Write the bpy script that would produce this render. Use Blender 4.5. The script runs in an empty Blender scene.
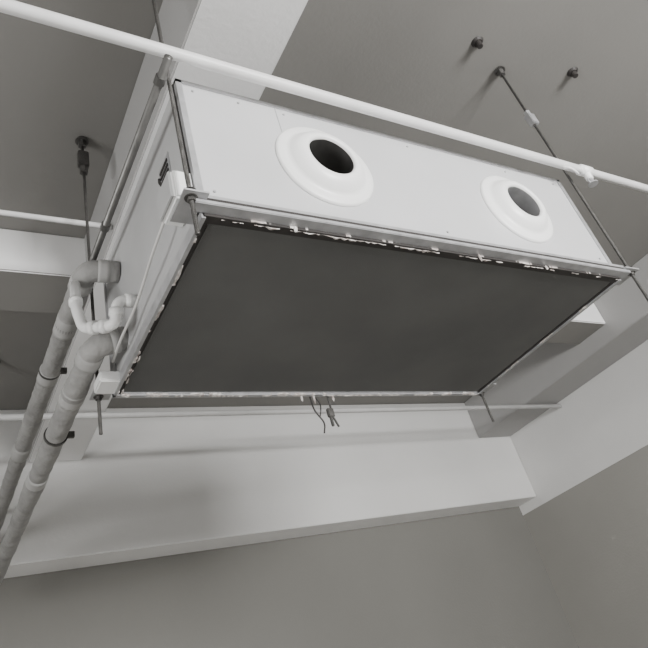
import bpy, bmesh, math, random
from mathutils import Vector, Matrix
random.seed(7)
H = 1.6   # camera height above the floor; Z values below are given relative to eye level
S = bpy.context.scene
COL = S.collection

# ------------------------------------------------------------------ materials
def mat(name, col, rough=0.6, metal=0.0, var=0.08, scale=6.0, bump=0.0, bscale=60.0, col2=None):
    m = bpy.data.materials.new(name); m.use_nodes = True
    nt = m.node_tree; b = nt.nodes["Principled BSDF"]
    b.inputs["Roughness"].default_value = rough
    b.inputs["Metallic"].default_value = metal
    tc = nt.nodes.new("ShaderNodeTexCoord")
    n = nt.nodes.new("ShaderNodeTexNoise"); n.inputs["Scale"].default_value = scale
    n.inputs["Detail"].default_value = 6
    nt.links.new(tc.outputs["Object"], n.inputs["Vector"])
    r = nt.nodes.new("ShaderNodeValToRGB")
    c2 = col2 if col2 else tuple(c*(1-var*2) for c in col)
    r.color_ramp.elements[0].position = 0.3; r.color_ramp.elements[1].position = 0.7
    r.color_ramp.elements[0].color = (*c2, 1)
    r.color_ramp.elements[1].color = (*col, 1)
    nt.links.new(n.outputs["Fac"], r.inputs["Fac"])
    nt.links.new(r.outputs["Color"], b.inputs["Base Color"])
    if bump > 0:
        n2 = nt.nodes.new("ShaderNodeTexNoise"); n2.inputs["Scale"].default_value = bscale
        nt.links.new(tc.outputs["Object"], n2.inputs["Vector"])
        bp = nt.nodes.new("ShaderNodeBump"); bp.inputs["Strength"].default_value = bump
        bp.inputs["Distance"].default_value = 0.01
        nt.links.new(n2.outputs["Fac"], bp.inputs["Height"])
        nt.links.new(bp.outputs["Normal"], b.inputs["Normal"])
    return m

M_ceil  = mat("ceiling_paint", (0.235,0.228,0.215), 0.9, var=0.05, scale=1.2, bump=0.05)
M_beamLit  = mat("beam_lit_under", (0.80,0.795,0.79), 0.85, var=0.03, scale=1.5, bump=0.1)  # beam underside, its brightness put into the colour
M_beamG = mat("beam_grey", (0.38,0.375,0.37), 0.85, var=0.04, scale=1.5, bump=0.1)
M_band  = mat("upper_wall_paint", (0.66,0.655,0.645), 0.9, var=0.04, scale=1.3, bump=0.1)
M_wall  = mat("lower_wall_paint", (0.18,0.176,0.162), 0.9, var=0.05, scale=1.0, bump=0.1)
M_wallLit = mat("lower_wall_lit", (0.30,0.292,0.27), 0.9, var=0.05, scale=1.0, bump=0.1)  # lower wall colour lightened to stand for light on the right wall
M_floor = mat("concrete_floor", (0.42,0.41,0.39), 0.9, var=0.1, scale=3)
M_lit  = mat("lit_face_white", (0.92,0.915,0.91), 0.8, var=0.02)  # for beam faces that look lit: brightness put into the white
M_case  = mat("galvanised_panel", (0.62,0.62,0.63), 0.42, 0.2, var=0.04, scale=3)
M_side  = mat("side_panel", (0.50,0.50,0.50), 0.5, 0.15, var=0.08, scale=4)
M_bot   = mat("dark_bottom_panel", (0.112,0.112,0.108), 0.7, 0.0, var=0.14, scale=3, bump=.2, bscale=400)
M_rail  = mat("rail_metal", (0.54,0.54,0.55), 0.38, 0.5, var=0.15, scale=20)
M_dark  = mat("dark_seal", (0.03,0.026,0.024), 0.6, var=0.2, scale=30)
M_white = mat("white_plastic", (0.88,0.88,0.87), 0.35, var=0.02)
M_rod   = mat("threaded_steel", (0.11,0.106,0.10), 0.45, 0.5, var=0.2, scale=40, bump=0.5, bscale=300)
M_pipe  = mat("painted_pipe", (0.74,0.735,0.73), 0.4, var=0.05, scale=12)
M_pipeB = mat("rear_pipe_paint", (0.60,0.595,0.59), 0.5, var=0.05, scale=12)
M_cond  = mat("steel_conduit", (0.17,0.167,0.16), 0.4, 0.6, var=0.2, scale=14)
M_insul = mat("insulation_wrap", (0.36,0.355,0.345), 0.7, var=0.15, scale=12, bump=0.9, bscale=26)
M_tape  = mat("wrap_tape", (0.47,0.465,0.455), 0.7, var=0.12, scale=14)
M_foam  = mat("foam_scrap", (0.74,0.72,0.69), 0.9, var=0.15, scale=45, col2=(0.27,0.22,0.20))
M_cable = mat("white_cable", (0.7,0.69,0.67), 0.5)

# ------------------------------------------------------------------ helpers
def finish(name, bm, m, parent=None, smooth=False):
    bmesh.ops.recalc_face_normals(bm, faces=bm.faces)
    me = bpy.data.meshes.new(name); bm.to_mesh(me); bm.free()
    for p in me.polygons: p.use_smooth = smooth
    me.materials.append(m)
    o = bpy.data.objects.new(name, me); COL.objects.link(o)
    if parent: o.parent = parent
    return o
def empty(name):
    e = bpy.data.objects.new(name, None); COL.objects.link(e); e.empty_display_size = .1
    return e
def add_box(bm, x0,x1,y0,y1,z0,z1, bev=0.0):
    r = bmesh.ops.create_cube(bm, size=1)
    vs = r['verts']
    for v in vs:
        v.co = Vector((x0+(v.co.x+.5)*(x1-x0), y0+(v.co.y+.5)*(y1-y0), z0+H+(v.co.z+.5)*(z1-z0)))
    if bev > 0:
        es = list({e for v in vs for e in v.link_edges})
        bmesh.ops.bevel(bm, geom=es, offset=bev, segments=2, affect='EDGES')
def box(name, x0,x1,y0,y1,z0,z1, m, parent=None, bev=0.0):
    bm = bmesh.new(); add_box(bm, x0,x1,y0,y1,z0,z1,bev)
    return finish(name, bm, m, parent)
def add_tube(bm, pts, rad, seg=16, cap=True):
    pts = [Vector((p[0],p[1],p[2]+H)) for p in pts]
    n = len(pts); rads = rad if isinstance(rad,(list,tuple)) else [rad]*n
    up = None; rings=[]
    for i,p in enumerate(pts):
        t = (pts[min(i+1,n-1)]-pts[max(i-1,0)]).normalized()
        if up is None:
            a = Vector((0,0,1)) if abs(t.z)<.9 else Vector((1,0,0))
            up = (a - t*a.dot(t)).normalized()
        else:
            up = (up - t*up.dot(t)).normalized()
        s = t.cross(up)
        rings.append([bm.verts.new(p+(up*math.cos(2*math.pi*k/seg)+s*math.sin(2*math.pi*k/seg))*rads[i]) for k in range(seg)])
    for a,b in zip(rings,rings[1:]):
        for k in range(seg):
            bm.faces.new((a[k],a[(k+1)%seg],b[(k+1)%seg],b[k]))
    if cap:
        bm.faces.new(rings[0][::-1]); bm.faces.new(rings[-1])
def tube(name, pts, rad, m, parent=None, seg=16, smooth=True):
    bm = bmesh.new(); add_tube(bm, pts, rad, seg)
    return finish(name, bm, m, parent, smooth)
def spline(ctrl, n=10):
    P=[Vector(c) for c in ctrl]; P=[2*P[0]-P[1]]+P+[2*P[-1]-P[-2]]; out=[]
    for i in range(1,len(P)-2):
        for k in range(n):
            t=k/n; a,b,c,d=P[i-1:i+3]
            out.append(.5*((2*b)+(c-a)*t+(2*a-5*b+4*c-d)*t*t+(3*b-a-3*c+d)*t**3))
    out.append(P[-2]); return out
def fillet(ctrl, r, n=6):
    """polyline with rounded corners (pipe elbows)"""
    P=[Vector(c) for c in ctrl]; out=[P[0]]
    for a,b,c in zip(P,P[1:],P[2:]):
        u=(a-b); v=(c-b); d=min(r,u.length*.45,v.length*.45)
        p=b+u.normalized()*d; q=b+v.normalized()*d
        for k in range(n+1):
            t=k/n; out.append(p*(1-t)**2+b*2*t*(1-t)+q*t*t)
    out.append(P[-1]); return out
def resample(pts, step):
    out=[Vector(pts[0])]
    for a,b in zip(pts,pts[1:]):
        a=Vector(a);b=Vector(b);L=(b-a).length;k=max(1,int(L/step))
        for i in range(1,k+1): out.append(a.lerp(b,i/k))
    return out

# ------------------------------------------------------------------ room shell
CZ=2.18; XW=4.83; YB=4.13; YW=4.38; XL=-3.2; YF=-3.2
box("floor", XL-.2,XW+.2,YF-.2,YW+.2,-H-.1,-H, M_floor)
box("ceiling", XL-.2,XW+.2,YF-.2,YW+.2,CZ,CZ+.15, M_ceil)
box("wall_back", XL-.2,XW+.2,YW,YW+.15,-H,CZ, M_wall)
e = empty("wall_right")
box("lower_wall", XW,XW+.15,YF,YW,-H,1.13, M_wallLit, e)  # light on this wall comes partly from the lighter colour
box("upper_band", XW-.004,XW+.15,YF,YW,1.13,CZ, M_band, e)
e = empty("wall_left")  # unseen left wall; its opening is added to let side fill in
box("pier_a", XL-.15,XL,YF,-.6,-H,CZ, M_wallLit, e)
box("pier_b", XL-.15,XL,1.6,YW,-H,CZ, M_wallLit, e)
box("lintel", XL-.15,XL,-.6,1.6,1.0,CZ, M_wallLit, e)
box("sill", XL-.15,XL,-.6,1.6,-H,-.6, M_wallLit, e)
e = empty("wall_front")   # wall behind the viewer, with a window opening
wx0,wx1,wz0,wz1=1.0,2.8,.3,1.5
box("pier_a", XL,wx0,YF-.15,YF,-H,CZ, M_wallLit, e)
box("pier_b", wx1,XW,YF-.15,YF,-H,CZ, M_wallLit, e)
box("lintel", wx0,wx1,YF-.15,YF,wz1,CZ, M_wallLit, e)
box("sill", wx0,wx1,YF-.15,YF,-H,wz0, M_wallLit, e)
e = empty("window_1")
bm=bmesh.new()
for x in (wx0,(wx0+wx1)/2-.025,wx1-.05): add_box(bm,x,x+.05,YF-.11,YF-.04,wz0,wz1)
add_box(bm,wx0,wx1,YF-.11,YF-.04,wz0,wz0+.05); add_box(bm,wx0,wx1,YF-.11,YF-.04,wz1-.05,wz1)
finish("frame",bm,M_white,e)
e = empty("added_fill_window")  # added unseen window frame for the side fill
bm=bmesh.new()
for y in (-.6,.475,1.55): add_box(bm,XL-.11,XL-.04,y,y+.05,-.6,1.0)
add_box(bm,XL-.11,XL-.04,-.6,1.6,-.6,-.55); add_box(bm,XL-.11,XL-.04,-.6,1.6,.95,1.0)
finish("frame",bm,M_white,e)

# beams
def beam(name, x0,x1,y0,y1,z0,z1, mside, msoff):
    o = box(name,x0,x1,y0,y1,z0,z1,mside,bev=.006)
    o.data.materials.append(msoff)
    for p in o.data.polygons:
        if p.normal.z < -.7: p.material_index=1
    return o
beam("ceiling_beam", .584,.897,YF,YB,1.81,CZ, M_beamG, M_beamLit)  # one beam in two tones: lit underside, shaded sides put into colour
beam("ceiling_beam.001", XL,4.40,2.42,2.72,1.94,CZ, M_lit, M_ceil)  # front coloured bright as if lit, underside dark as if shaded
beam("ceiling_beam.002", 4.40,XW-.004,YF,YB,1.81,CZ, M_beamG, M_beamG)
beam("ceiling_beam.003", XL,XW-.004,YB,YW,1.215,CZ, M_band, M_lit)  # underside lip whitened so that it looks lit

# ------------------------------------------------------------------ the unit
U = empty("ventilation_unit")
X0,X1,Y0,Y1,Z0,Z1=.49,2.01,.975,1.79,1.0,1.47
T=.006
fp = box("front_panel", X0,X1,Y0,Y0+T,Z0,Z1,M_case,U)
PORTS=[(.885,1.25),(1.645,1.245)]
for (px,pz) in PORTS:
    bm=bmesh.new(); bmesh.ops.create_cone(bm,cap_ends=True,segments=48,radius1=.09,radius2=.09,depth=.2,
        matrix=Matrix.Translation((px,Y0,pz+H))@Matrix.Rotation(math.pi/2,4,'X'))
    c=finish("cut",bm,M_case)
    md=fp.modifiers.new("b",'BOOLEAN'); md.object=c; md.operation='DIFFERENCE'; md.solver='EXACT'
    bpy.context.view_layer.update()
    me=bpy.data.meshes.new_from_object(fp.evaluated_get(bpy.context.evaluated_depsgraph_get()))
    fp.modifiers.clear(); fp.data=me; bpy.data.objects.remove(c)
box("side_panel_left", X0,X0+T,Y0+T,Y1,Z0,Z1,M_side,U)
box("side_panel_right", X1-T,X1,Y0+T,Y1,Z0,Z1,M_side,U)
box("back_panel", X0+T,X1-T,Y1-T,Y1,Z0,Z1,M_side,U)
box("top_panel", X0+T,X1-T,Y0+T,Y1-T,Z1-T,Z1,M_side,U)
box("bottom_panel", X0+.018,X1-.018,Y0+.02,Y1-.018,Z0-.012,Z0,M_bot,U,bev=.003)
bm=bmesh.new()
add_box(bm,X0-.004,X0+.012,Y0-.004,Y0+.012,Z0,Z1+.003)
add_box(bm,X1-.012,X1+.004,Y0-.004,Y0+.012,Z0,Z1+.003)
add_box(bm,X0-.004,X1+.004,Y0-.004,Y0+.012,Z1-.008,Z1+.004)
add_box(bm,X0-.004,X0+.012,Y1-.012,Y1+.004,Z0,Z1+.003)
finish("corner_trim",bm,M_rail,U)
bm=bmesh.new()   # dark gaskets
add_box(bm,X0-.006,X0+.002,Y0+.012,Y0+.024,Z0,Z1)
add_box(bm,X0-.002,X1+.002,Y0-.006,Y0,Z0+.034,Z0+.041)
add_box(bm,X0-.02,X1+.02,Y0-.030,Y0-.006,Z0+.004,Z0+.014)
add_box(bm,X0+.002,X1-.002,Y0-.004,Y0+.02,Z0-.016,Z0-.006)
add_box(bm,X0+.0,X0+.018,Y0,Y1,Z0-.014,Z0-.002)
add_box(bm,X1-.018,X1,Y0,Y1,Z0-.014,Z0-.002)
finish("dark_gasket",bm,M_dark,U)
bm=bmesh.new()
add_box(bm,X0+.285,X0+.287,Y0-.0012,Y0,Z0+.25,Z1-.01)
finish("panel_seam",bm,M_rail,U)
bm=bmesh.new()
for sx,sz in [(.53,1.44),(.53,1.07),(.66,1.44),(1.25,1.44),(1.25,1.07),(1.96,1.44),(1.96,1.07),(.8,1.44),(1.7,1.44)]:
    bmesh.ops.create_cone(bm,cap_ends=True,segments=12,radius1=.004,radius2=.003,depth=.003,
        matrix=Matrix.Translation((sx,Y0-.002,sz+H))@Matrix.Rotation(math.pi/2,4,'X'))
finish("screws",bm,M_rail,U)
bm=bmesh.new()
add_box(bm,X0-.03,X1+.03,Y0-.022,Y0-.002,Z0+.014,Z0+.034,.002)
add_box(bm,X0-.03,X1+.03,Y0-.034,Y0-.002,Z0-.008,Z0+.004,.002)
finish("front_rail",bm,M_rail,U)
bm=bmesh.new()
add_box(bm,X0-.004,X0+.006,Y0,Y1,Z0-.02,Z0+.012)
add_box(bm,X1-.006,X1+.004,Y0,Y1,Z0-.02,Z0+.012)
add_box(bm,X0-.004,X1+.004,Y1-.012,Y1+.004,Z0-.02,Z0+.012)
add_box(bm,X0,X1,Y1-.018,Y1-.012,Z0-.014,Z0)
finish("bottom_frame",bm,M_rail,U)
# irregular frayed tape / sealant remains : ragged ribbons following the panel edges
bm=bmesh.new()
def ragged(ax, fixed, a0, a1, z, wmin, wmax, inward, step=.008, gap=.12, skip=.2):
    t=a0; prev=None; w=(wmin+wmax)/2
    while t<a1:
        if prev is None: t+=random.uniform(.005,.12)*skip*2
        w=min(wmax,max(wmin,w+random.uniform(-.0026,.0026))); zz=z-random.uniform(0,.004); o=random.uniform(-.001,.001)
        def P(a,off,q): return Vector((a,fixed+off*inward,q+H)) if ax==0 else Vector((fixed+off*inward,a,q+H))
        cur=[bm.verts.new(P(t,o,z+.004)),bm.verts.new(P(t,o,zz-.002)),bm.verts.new(P(t,o+w,zz)),bm.verts.new(P(t,o+w,z+.004))]
        if prev:
            for k in range(4): bm.faces.new((prev[k],prev[(k+1)%4],cur[(k+1)%4],cur[k]))
        else: bm.faces.new(cur)
        if prev and random.random()<gap:
            bm.faces.new(cur[::-1]); cur=None
        prev=cur; t+=random.uniform(step*.5,step*1.6)
ragged(0,Y0+.002,X0+.01,X1,Z0-.014,.001,.009,1,gap=.08,skip=.4)
ragged(0,Y0-.004,X0+.01,X1,Z0-.010,.001,.004,1,gap=.22,skip=.6)
ragged(0,Y1-.006,X0,X1,Z0-.018,.002,.010,-1,gap=.05,skip=.25)
ragged(1,X0+.004,Y0,Y1,Z0-.016,.001,.009,1,gap=.10,skip=.4)
ragged(1,X0+.016,Y1-.25,Y1,Z0-.014,.001,.008,1,gap=.15,skip=.3)
ragged(1,X1-.004,Y0,Y1,Z0-.016,.001,.005,-1,gap=.12,skip=.6)
def crumb(x,y,z,s):
    r=bmesh.ops.create_icosphere(bm,subdivisions=1,radius=1)
    for v in r['verts']:
        c=v.co.copy(); k=random.uniform(.6,1.2)
        v.co=Vector((x+(c.x*s[0])*k, y+c.y*s[1]*k, z+H+c.z*s[2]*k))
for x,y,l in [(1.33,Y0-.006,.018),(.72,Y0-.006,.010),(1.14,Y1,.035),(1.19,Y1,.05),(1.27,Y1,.03),(1.62,Y0-.006,.012)]:
    crumb(x,y,Z0-.018,(.005,.004,l))
finish("sealant_remains",bm,M_foam,U,False)

# duct collars
def revolve(name,prof,cx,cz,m,parent,seg=64,wob=0):
    bm=bmesh.new(); rings=[]
    for r,y in prof:
        rings.append([bm.verts.new((cx+math.cos(2*math.pi*k/seg)*r*(1+wob*math.sin(3*2*math.pi*k/seg+1)),y,
            cz+H+math.sin(2*math.pi*k/seg)*r*(1+wob*math.sin(2*2*math.pi*k/seg)))) for k in range(seg)])
    for a,b in zip(rings,rings[1:]):
        for k in range(seg): bm.faces.new((a[k],a[(k+1)%seg],b[(k+1)%seg],b[k]))
    if name=="damper": bm.faces.new(rings[-1])
    return finish(name,bm,m,parent,True)
for i,(px,pz) in enumerate(PORTS):
    y=Y0
    revolve("collar_flange",[(.152,y-.001),(.151,y-.007),(.146,y-.010),(.128,y-.012),(.120,y-.014),(.115,y-.021),(.104,y-.034),(.094,y-.042),(.084,y-.046),(.076,y-.046),(.071,y-.043),(.069,y-.036)],px,pz,M_white,U,wob=.008)
    revolve("spigot",[(.069,y-.038),(.068,y-.01),(.067,y+.02),(.066,y+.12)],px,pz,M_cond if i==0 else M_rail,U)
    revolve("damper",[(.066,y+.12),(.04,y+.121)],px,pz,M_dark,U)

# hanger brackets on the casing
RODS=[(.455,.945,.90),(2.065,.955,.86),(.455,1.83,.88),(2.065,1.82,.87)]
bm=bmesh.new()
for rx,ry,_ in RODS:
    xa,xb=(rx-.022,X0) if rx<1 else (X1,rx+.022)
    yy=min(max(ry,Y0+.03),Y1-.03)
    add_box(bm,xa,xb,min(ry,yy)-.022,max(ry,yy)+.022,1.005,1.010)
    xc=X0-.004 if rx<1 else X1
    add_box(bm,xc,xc+.004,yy-.022,yy+.022,1.005,1.07)
finish("hanger_brackets",bm,M_rail,U)
box("wiring_box", .437,X0,.985,1.085,1.045,1.135,M_white,U,bev=.006)
box("wiring_box_lid", .431,.437,.99,1.08,1.05,1.13,M_side,U,bev=.002)
bm=bmesh.new()
for k in range(5): add_box(bm,X0-.005,X0,1.11,1.17,1.235+k*.018,1.243+k*.018)
finish("side_vent",bm,M_dark,U)
box("side_vent_plate", X0-.002,X0,1.10,1.18,1.225,1.33,M_rail,U)
tube("side_cable",spline([(.455,1.085,1.09),(.45,1.2,1.06),(.462,1.4,1.05),(.455,1.55,1.03),(.47,1.7,1.05)]),.004,M_cable,U,8)
tube("side_cable_b",spline([(.46,1.06,1.13),(.455,1.1,1.2),(.47,1.14,1.26)]),.004,M_dark,U,8)
box("terminal_block", .43,X0,1.70,1.78,.985,1.02,M_white,U,bev=.004)
HG=empty("hanging_wire_clamp")
bm=bmesh.new()
add_tube(bm,spline([(1.18,1.80,.985),(1.185,1.80,.93),(1.21,1.80,.88),(1.20,1.80,.84)]),.003,8)
add_tube(bm,spline([(1.20,1.80,.985),(1.215,1.80,.95),(1.20,1.80,.90)]),.0025,8)
finish("wires",bm,M_dark,HG,True)
bm=bmesh.new()
add_tube(bm,[(1.255,1.80,.99),(1.255,1.80,.93)],.004,8)
add_box(bm,1.235,1.262,1.793,1.807,.90,.935,.003)
add_box(bm,1.240,1.250,1.795,1.805,.865,.90,.002)
add_tube(bm,[(1.255,1.80,.90),(1.268,1.80,.862)],.004,8)
finish("clamp",bm,M_rod,HG)

# ------------------------------------------------------------------ threaded rods
def nut(bm,x,y,z,r=.010,h=.009):
    bmesh.ops.create_cone(bm,cap_ends=True,segments=6,radius1=r,radius2=r,depth=h,matrix=Matrix.Translation((x,y,z+H)))
def rod(x,y,zb,zt,nuts=()):
    e=empty("threaded_rod")
    tube("shaft",[(x,y,zb),(x,y,zt)],.0055,M_rod,e,10)
    bm=bmesh.new()
    for z in nuts:
        nut(bm,x,y,z); bmesh.ops.create_cone(bm,cap_ends=True,segments=20,radius1=.015,radius2=.015,depth=.002,matrix=Matrix.Translation((x,y,z+H+.006)))
    nut(bm,x,y,zt-.02,.016,.04)
    bmesh.ops.create_cone(bm,cap_ends=True,segments=20,radius1=.026,radius2=.020,depth=.012,matrix=Matrix.Translation((x,y,zt+H-.006)))
    finish("nuts",bm,M_rod,e)
    return e
for i,(x,y,zb) in enumerate(RODS):
    e=rod(x,y,zb,CZ-.001,(.998,1.018))
    if i==1:
        bm=bmesh.new(); add_box(bm,2.045,2.085,.94,.97,1.80,1.86,.003); nut(bm,2.065,.955,1.87,.014,.02)
        finish("coupler",bm,M_rail,e)
    if i==2:
        bm=bmesh.new(); add_box(bm,.435,.475,1.815,1.845,2.02,2.10,.003); nut(bm,.455,1.83,2.0,.016,.03)
        finish("coupler",bm,M_rod,e)
rod(.335,3.54,1.30,CZ-.001)
for x,y in [(1.865,.875),(2.455,.84)]:
    e=empty("ceiling_anchor"); bm=bmesh.new()
    bmesh.ops.create_cone(bm,cap_ends=True,segments=16,radius1=.020,radius2=.028,depth=.01,matrix=Matrix.Translation((x,y,CZ+H-.006)))
    bmesh.ops.create_cone(bm,cap_ends=True,segments=12,radius1=.013,radius2=.015,depth=.03,matrix=Matrix.Translation((x,y,CZ+H-.02)))
    finish("plug",bm,M_dark,e)

# ------------------------------------------------------------------ pipes
W=empty("sprinkler_pipe")
tube("pipe",[(XL,.90,1.47),(XW-.005,.90,1.47)],.0165,M_pipe,W,24)
bm=bmesh.new()
for x in (-.4,2.09): add_tube(bm,[(x-.03,.90,1.47),(x+.03,.90,1.47)],.022,20)
add_tube(bm,[(2.09,.90,1.47),(2.09,.90,1.425)],.014,16)
finish("tee_fitting",bm,M_white,W,True)
bm=bmesh.new(); add_tube(bm,[(2.09,.90,1.425),(2.09,.90,1.40)],.010,12); add_tube(bm,[(2.09,.90,1.402),(2.09,.90,1.398)],.020,16)
add_tube(bm,[(2.075,.90,1.425),(2.07,.90,1.41),(2.082,.90,1.40)],.004,8); add_tube(bm,[(2.105,.90,1.425),(2.11,.90,1.41),(2.098,.90,1.40)],.004,8)
finish("sprinkler_head",bm,M_rail,W)
tube("cable_tie",spline([(1.96,.90,1.455),(1.965,.885,1.44),(2.0,.89,1.435),(2.03,.90,1.44)]),.004,M_white,W,8)

P=empty("water_pipe")
tube("pipe",[(XL,1.96,1.84),(.58,1.96,1.84)],.011,M_pipe,P,14)
P=empty("rear_pipe")
tube("pipe",[(XL,3.45,1.775),(XW-.005,3.45,1.775)],.018,M_pipeB,P,16)
C=empty("steel_conduit")
tube("pipe",[(.425,.86,1.385),(.425,YB-.002,1.50)],.0105,M_cond,C,16)
bm=bmesh.new()
for y in (.93,1.5,2.3):
    z=1.385+(y-.86)*.0352
    add_tube(bm,[(.425,y-.012,z),(.425,y+.012,z)],.014,16)
finish("couplings",bm,M_cond,C)

def insulated(name,pts,r0,bands,clamps):
    e=empty(name)
    pts=resample(pts,.012)
    rad=[]; w=0
    for i,p in enumerate(pts):
        w=.7*w+random.uniform(-.035,.035)
        rad.append(r0*(1+.03*math.sin(i*.21+1)+w))
    tube("wrap",pts,rad,M_insul,e,24)
    bm=bmesh.new()
    for k,l in bands:
        add_tube(bm,pts[k:k+l],[r0*random.uniform(1.05,1.10) for _ in range(l)],24)
    finish("tape_bands",bm,M_tape,e,True)
    bm=bmesh.new()
    for (x,y,z) in clamps:
        add_tube(bm,[(x,y-.006,z),(x,y+.006,z)],r0*1.12,24)
        add_box(bm,x+r0,x+r0+.024,y-.008,y+.008,z-.010,z+.010)
    finish("clamp_rings",bm,M_rod,e)
    return e
P1=insulated("insulated_pipe",fillet([(.49,1.625,1.335),(.394,1.635,1.34),(.392,2.1,1.34),(.388,2.8,1.34),(.385,4.12,1.34)],.06,9),.034,((2,4),(13,5),(30,9),(58,7),(110,9)),[(.391,2.24,1.34)])
P2=insulated("insulated_pipe",fillet([(.49,1.62,1.085),(.405,1.63,1.06),(.40,2.0,1.06),(.395,2.8,1.06),(.39,4.12,1.06)],.055,9),.035,((2,3),(13,5),(30,7),(84,9)),[(.399,2.20,1.06)])
D=empty("pvc_drain_pipe")
A=(.49,1.485,1.122); B=(.436,1.485,1.118); C_=(.430,1.50,1.045); E=(.366,1.585,1.085); F=(.352,1.60,1.165); G=(.366,1.665,1.302)
tube("pipe",fillet([A,B,C_,E,F,G],.024,6),.0155,M_white,D,18)
bm=bmesh.new()
def collar(a,b,f0,f1,r=.020):
    a=Vector(a);b=Vector(b); add_tube(bm,[a.lerp(b,f0),a.lerp(b,f1)],r,18)
collar(A,B,.2,.6); collar(B,C_,.36,.62); collar(C_,E,.24,.42); collar(C_,E,.6,.78); collar(F,G,.18,.32)
finish("fittings",bm,M_white,D,True)

# ------------------------------------------------------------------ light
def area(name,loc,rot,sx,sy,en):
    L=bpy.data.lights.new(name,'AREA'); L.shape='RECTANGLE'; L.size=sx; L.size_y=sy; L.energy=en; L.color=(1,.995,.985)
    lo=bpy.data.objects.new(name,L); COL.objects.link(lo); lo.location=loc; lo.rotation_euler=rot
area("window_daylight",((wx0+wx1)/2,YF-.3,(wz0+wz1)/2+H),(math.pi/2,0,0),wx1-wx0,wz1-wz0,600)
area("added_side_fill",(XL-.3,.5,.2+H),(math.pi/2,0,-math.pi/2),2.2,1.6,160)  # added lamp, brightens the right walls and the unit's left side
w=bpy.data.worlds.new("w"); S.world=w; w.use_nodes=True
w.node_tree.nodes["Background"].inputs[0].default_value=(.8,.85,.9,1); w.node_tree.nodes["Background"].inputs[1].default_value=.6

# ------------------------------------------------------------------ camera
cam=bpy.data.cameras.new("camera"); co=bpy.data.objects.new("camera",cam); COL.objects.link(co)
cam.sensor_width=36; cam.lens=36*643/648; cam.clip_start=.02
cam.shift_x=-20/648; cam.shift_y=-39/648
fwd=Vector((.536,.643,.546)).normalized()
rt=Vector((.839,-.474,-.2666)); rt=(rt-fwd*rt.dot(fwd)).normalized()
up=rt.cross(fwd)
mw=Matrix((( rt.x,up.x,-fwd.x,0),(rt.y,up.y,-fwd.y,0),(rt.z,up.z,-fwd.z,H),(0,0,0,1)))
co.matrix_world=mw
S.camera=co
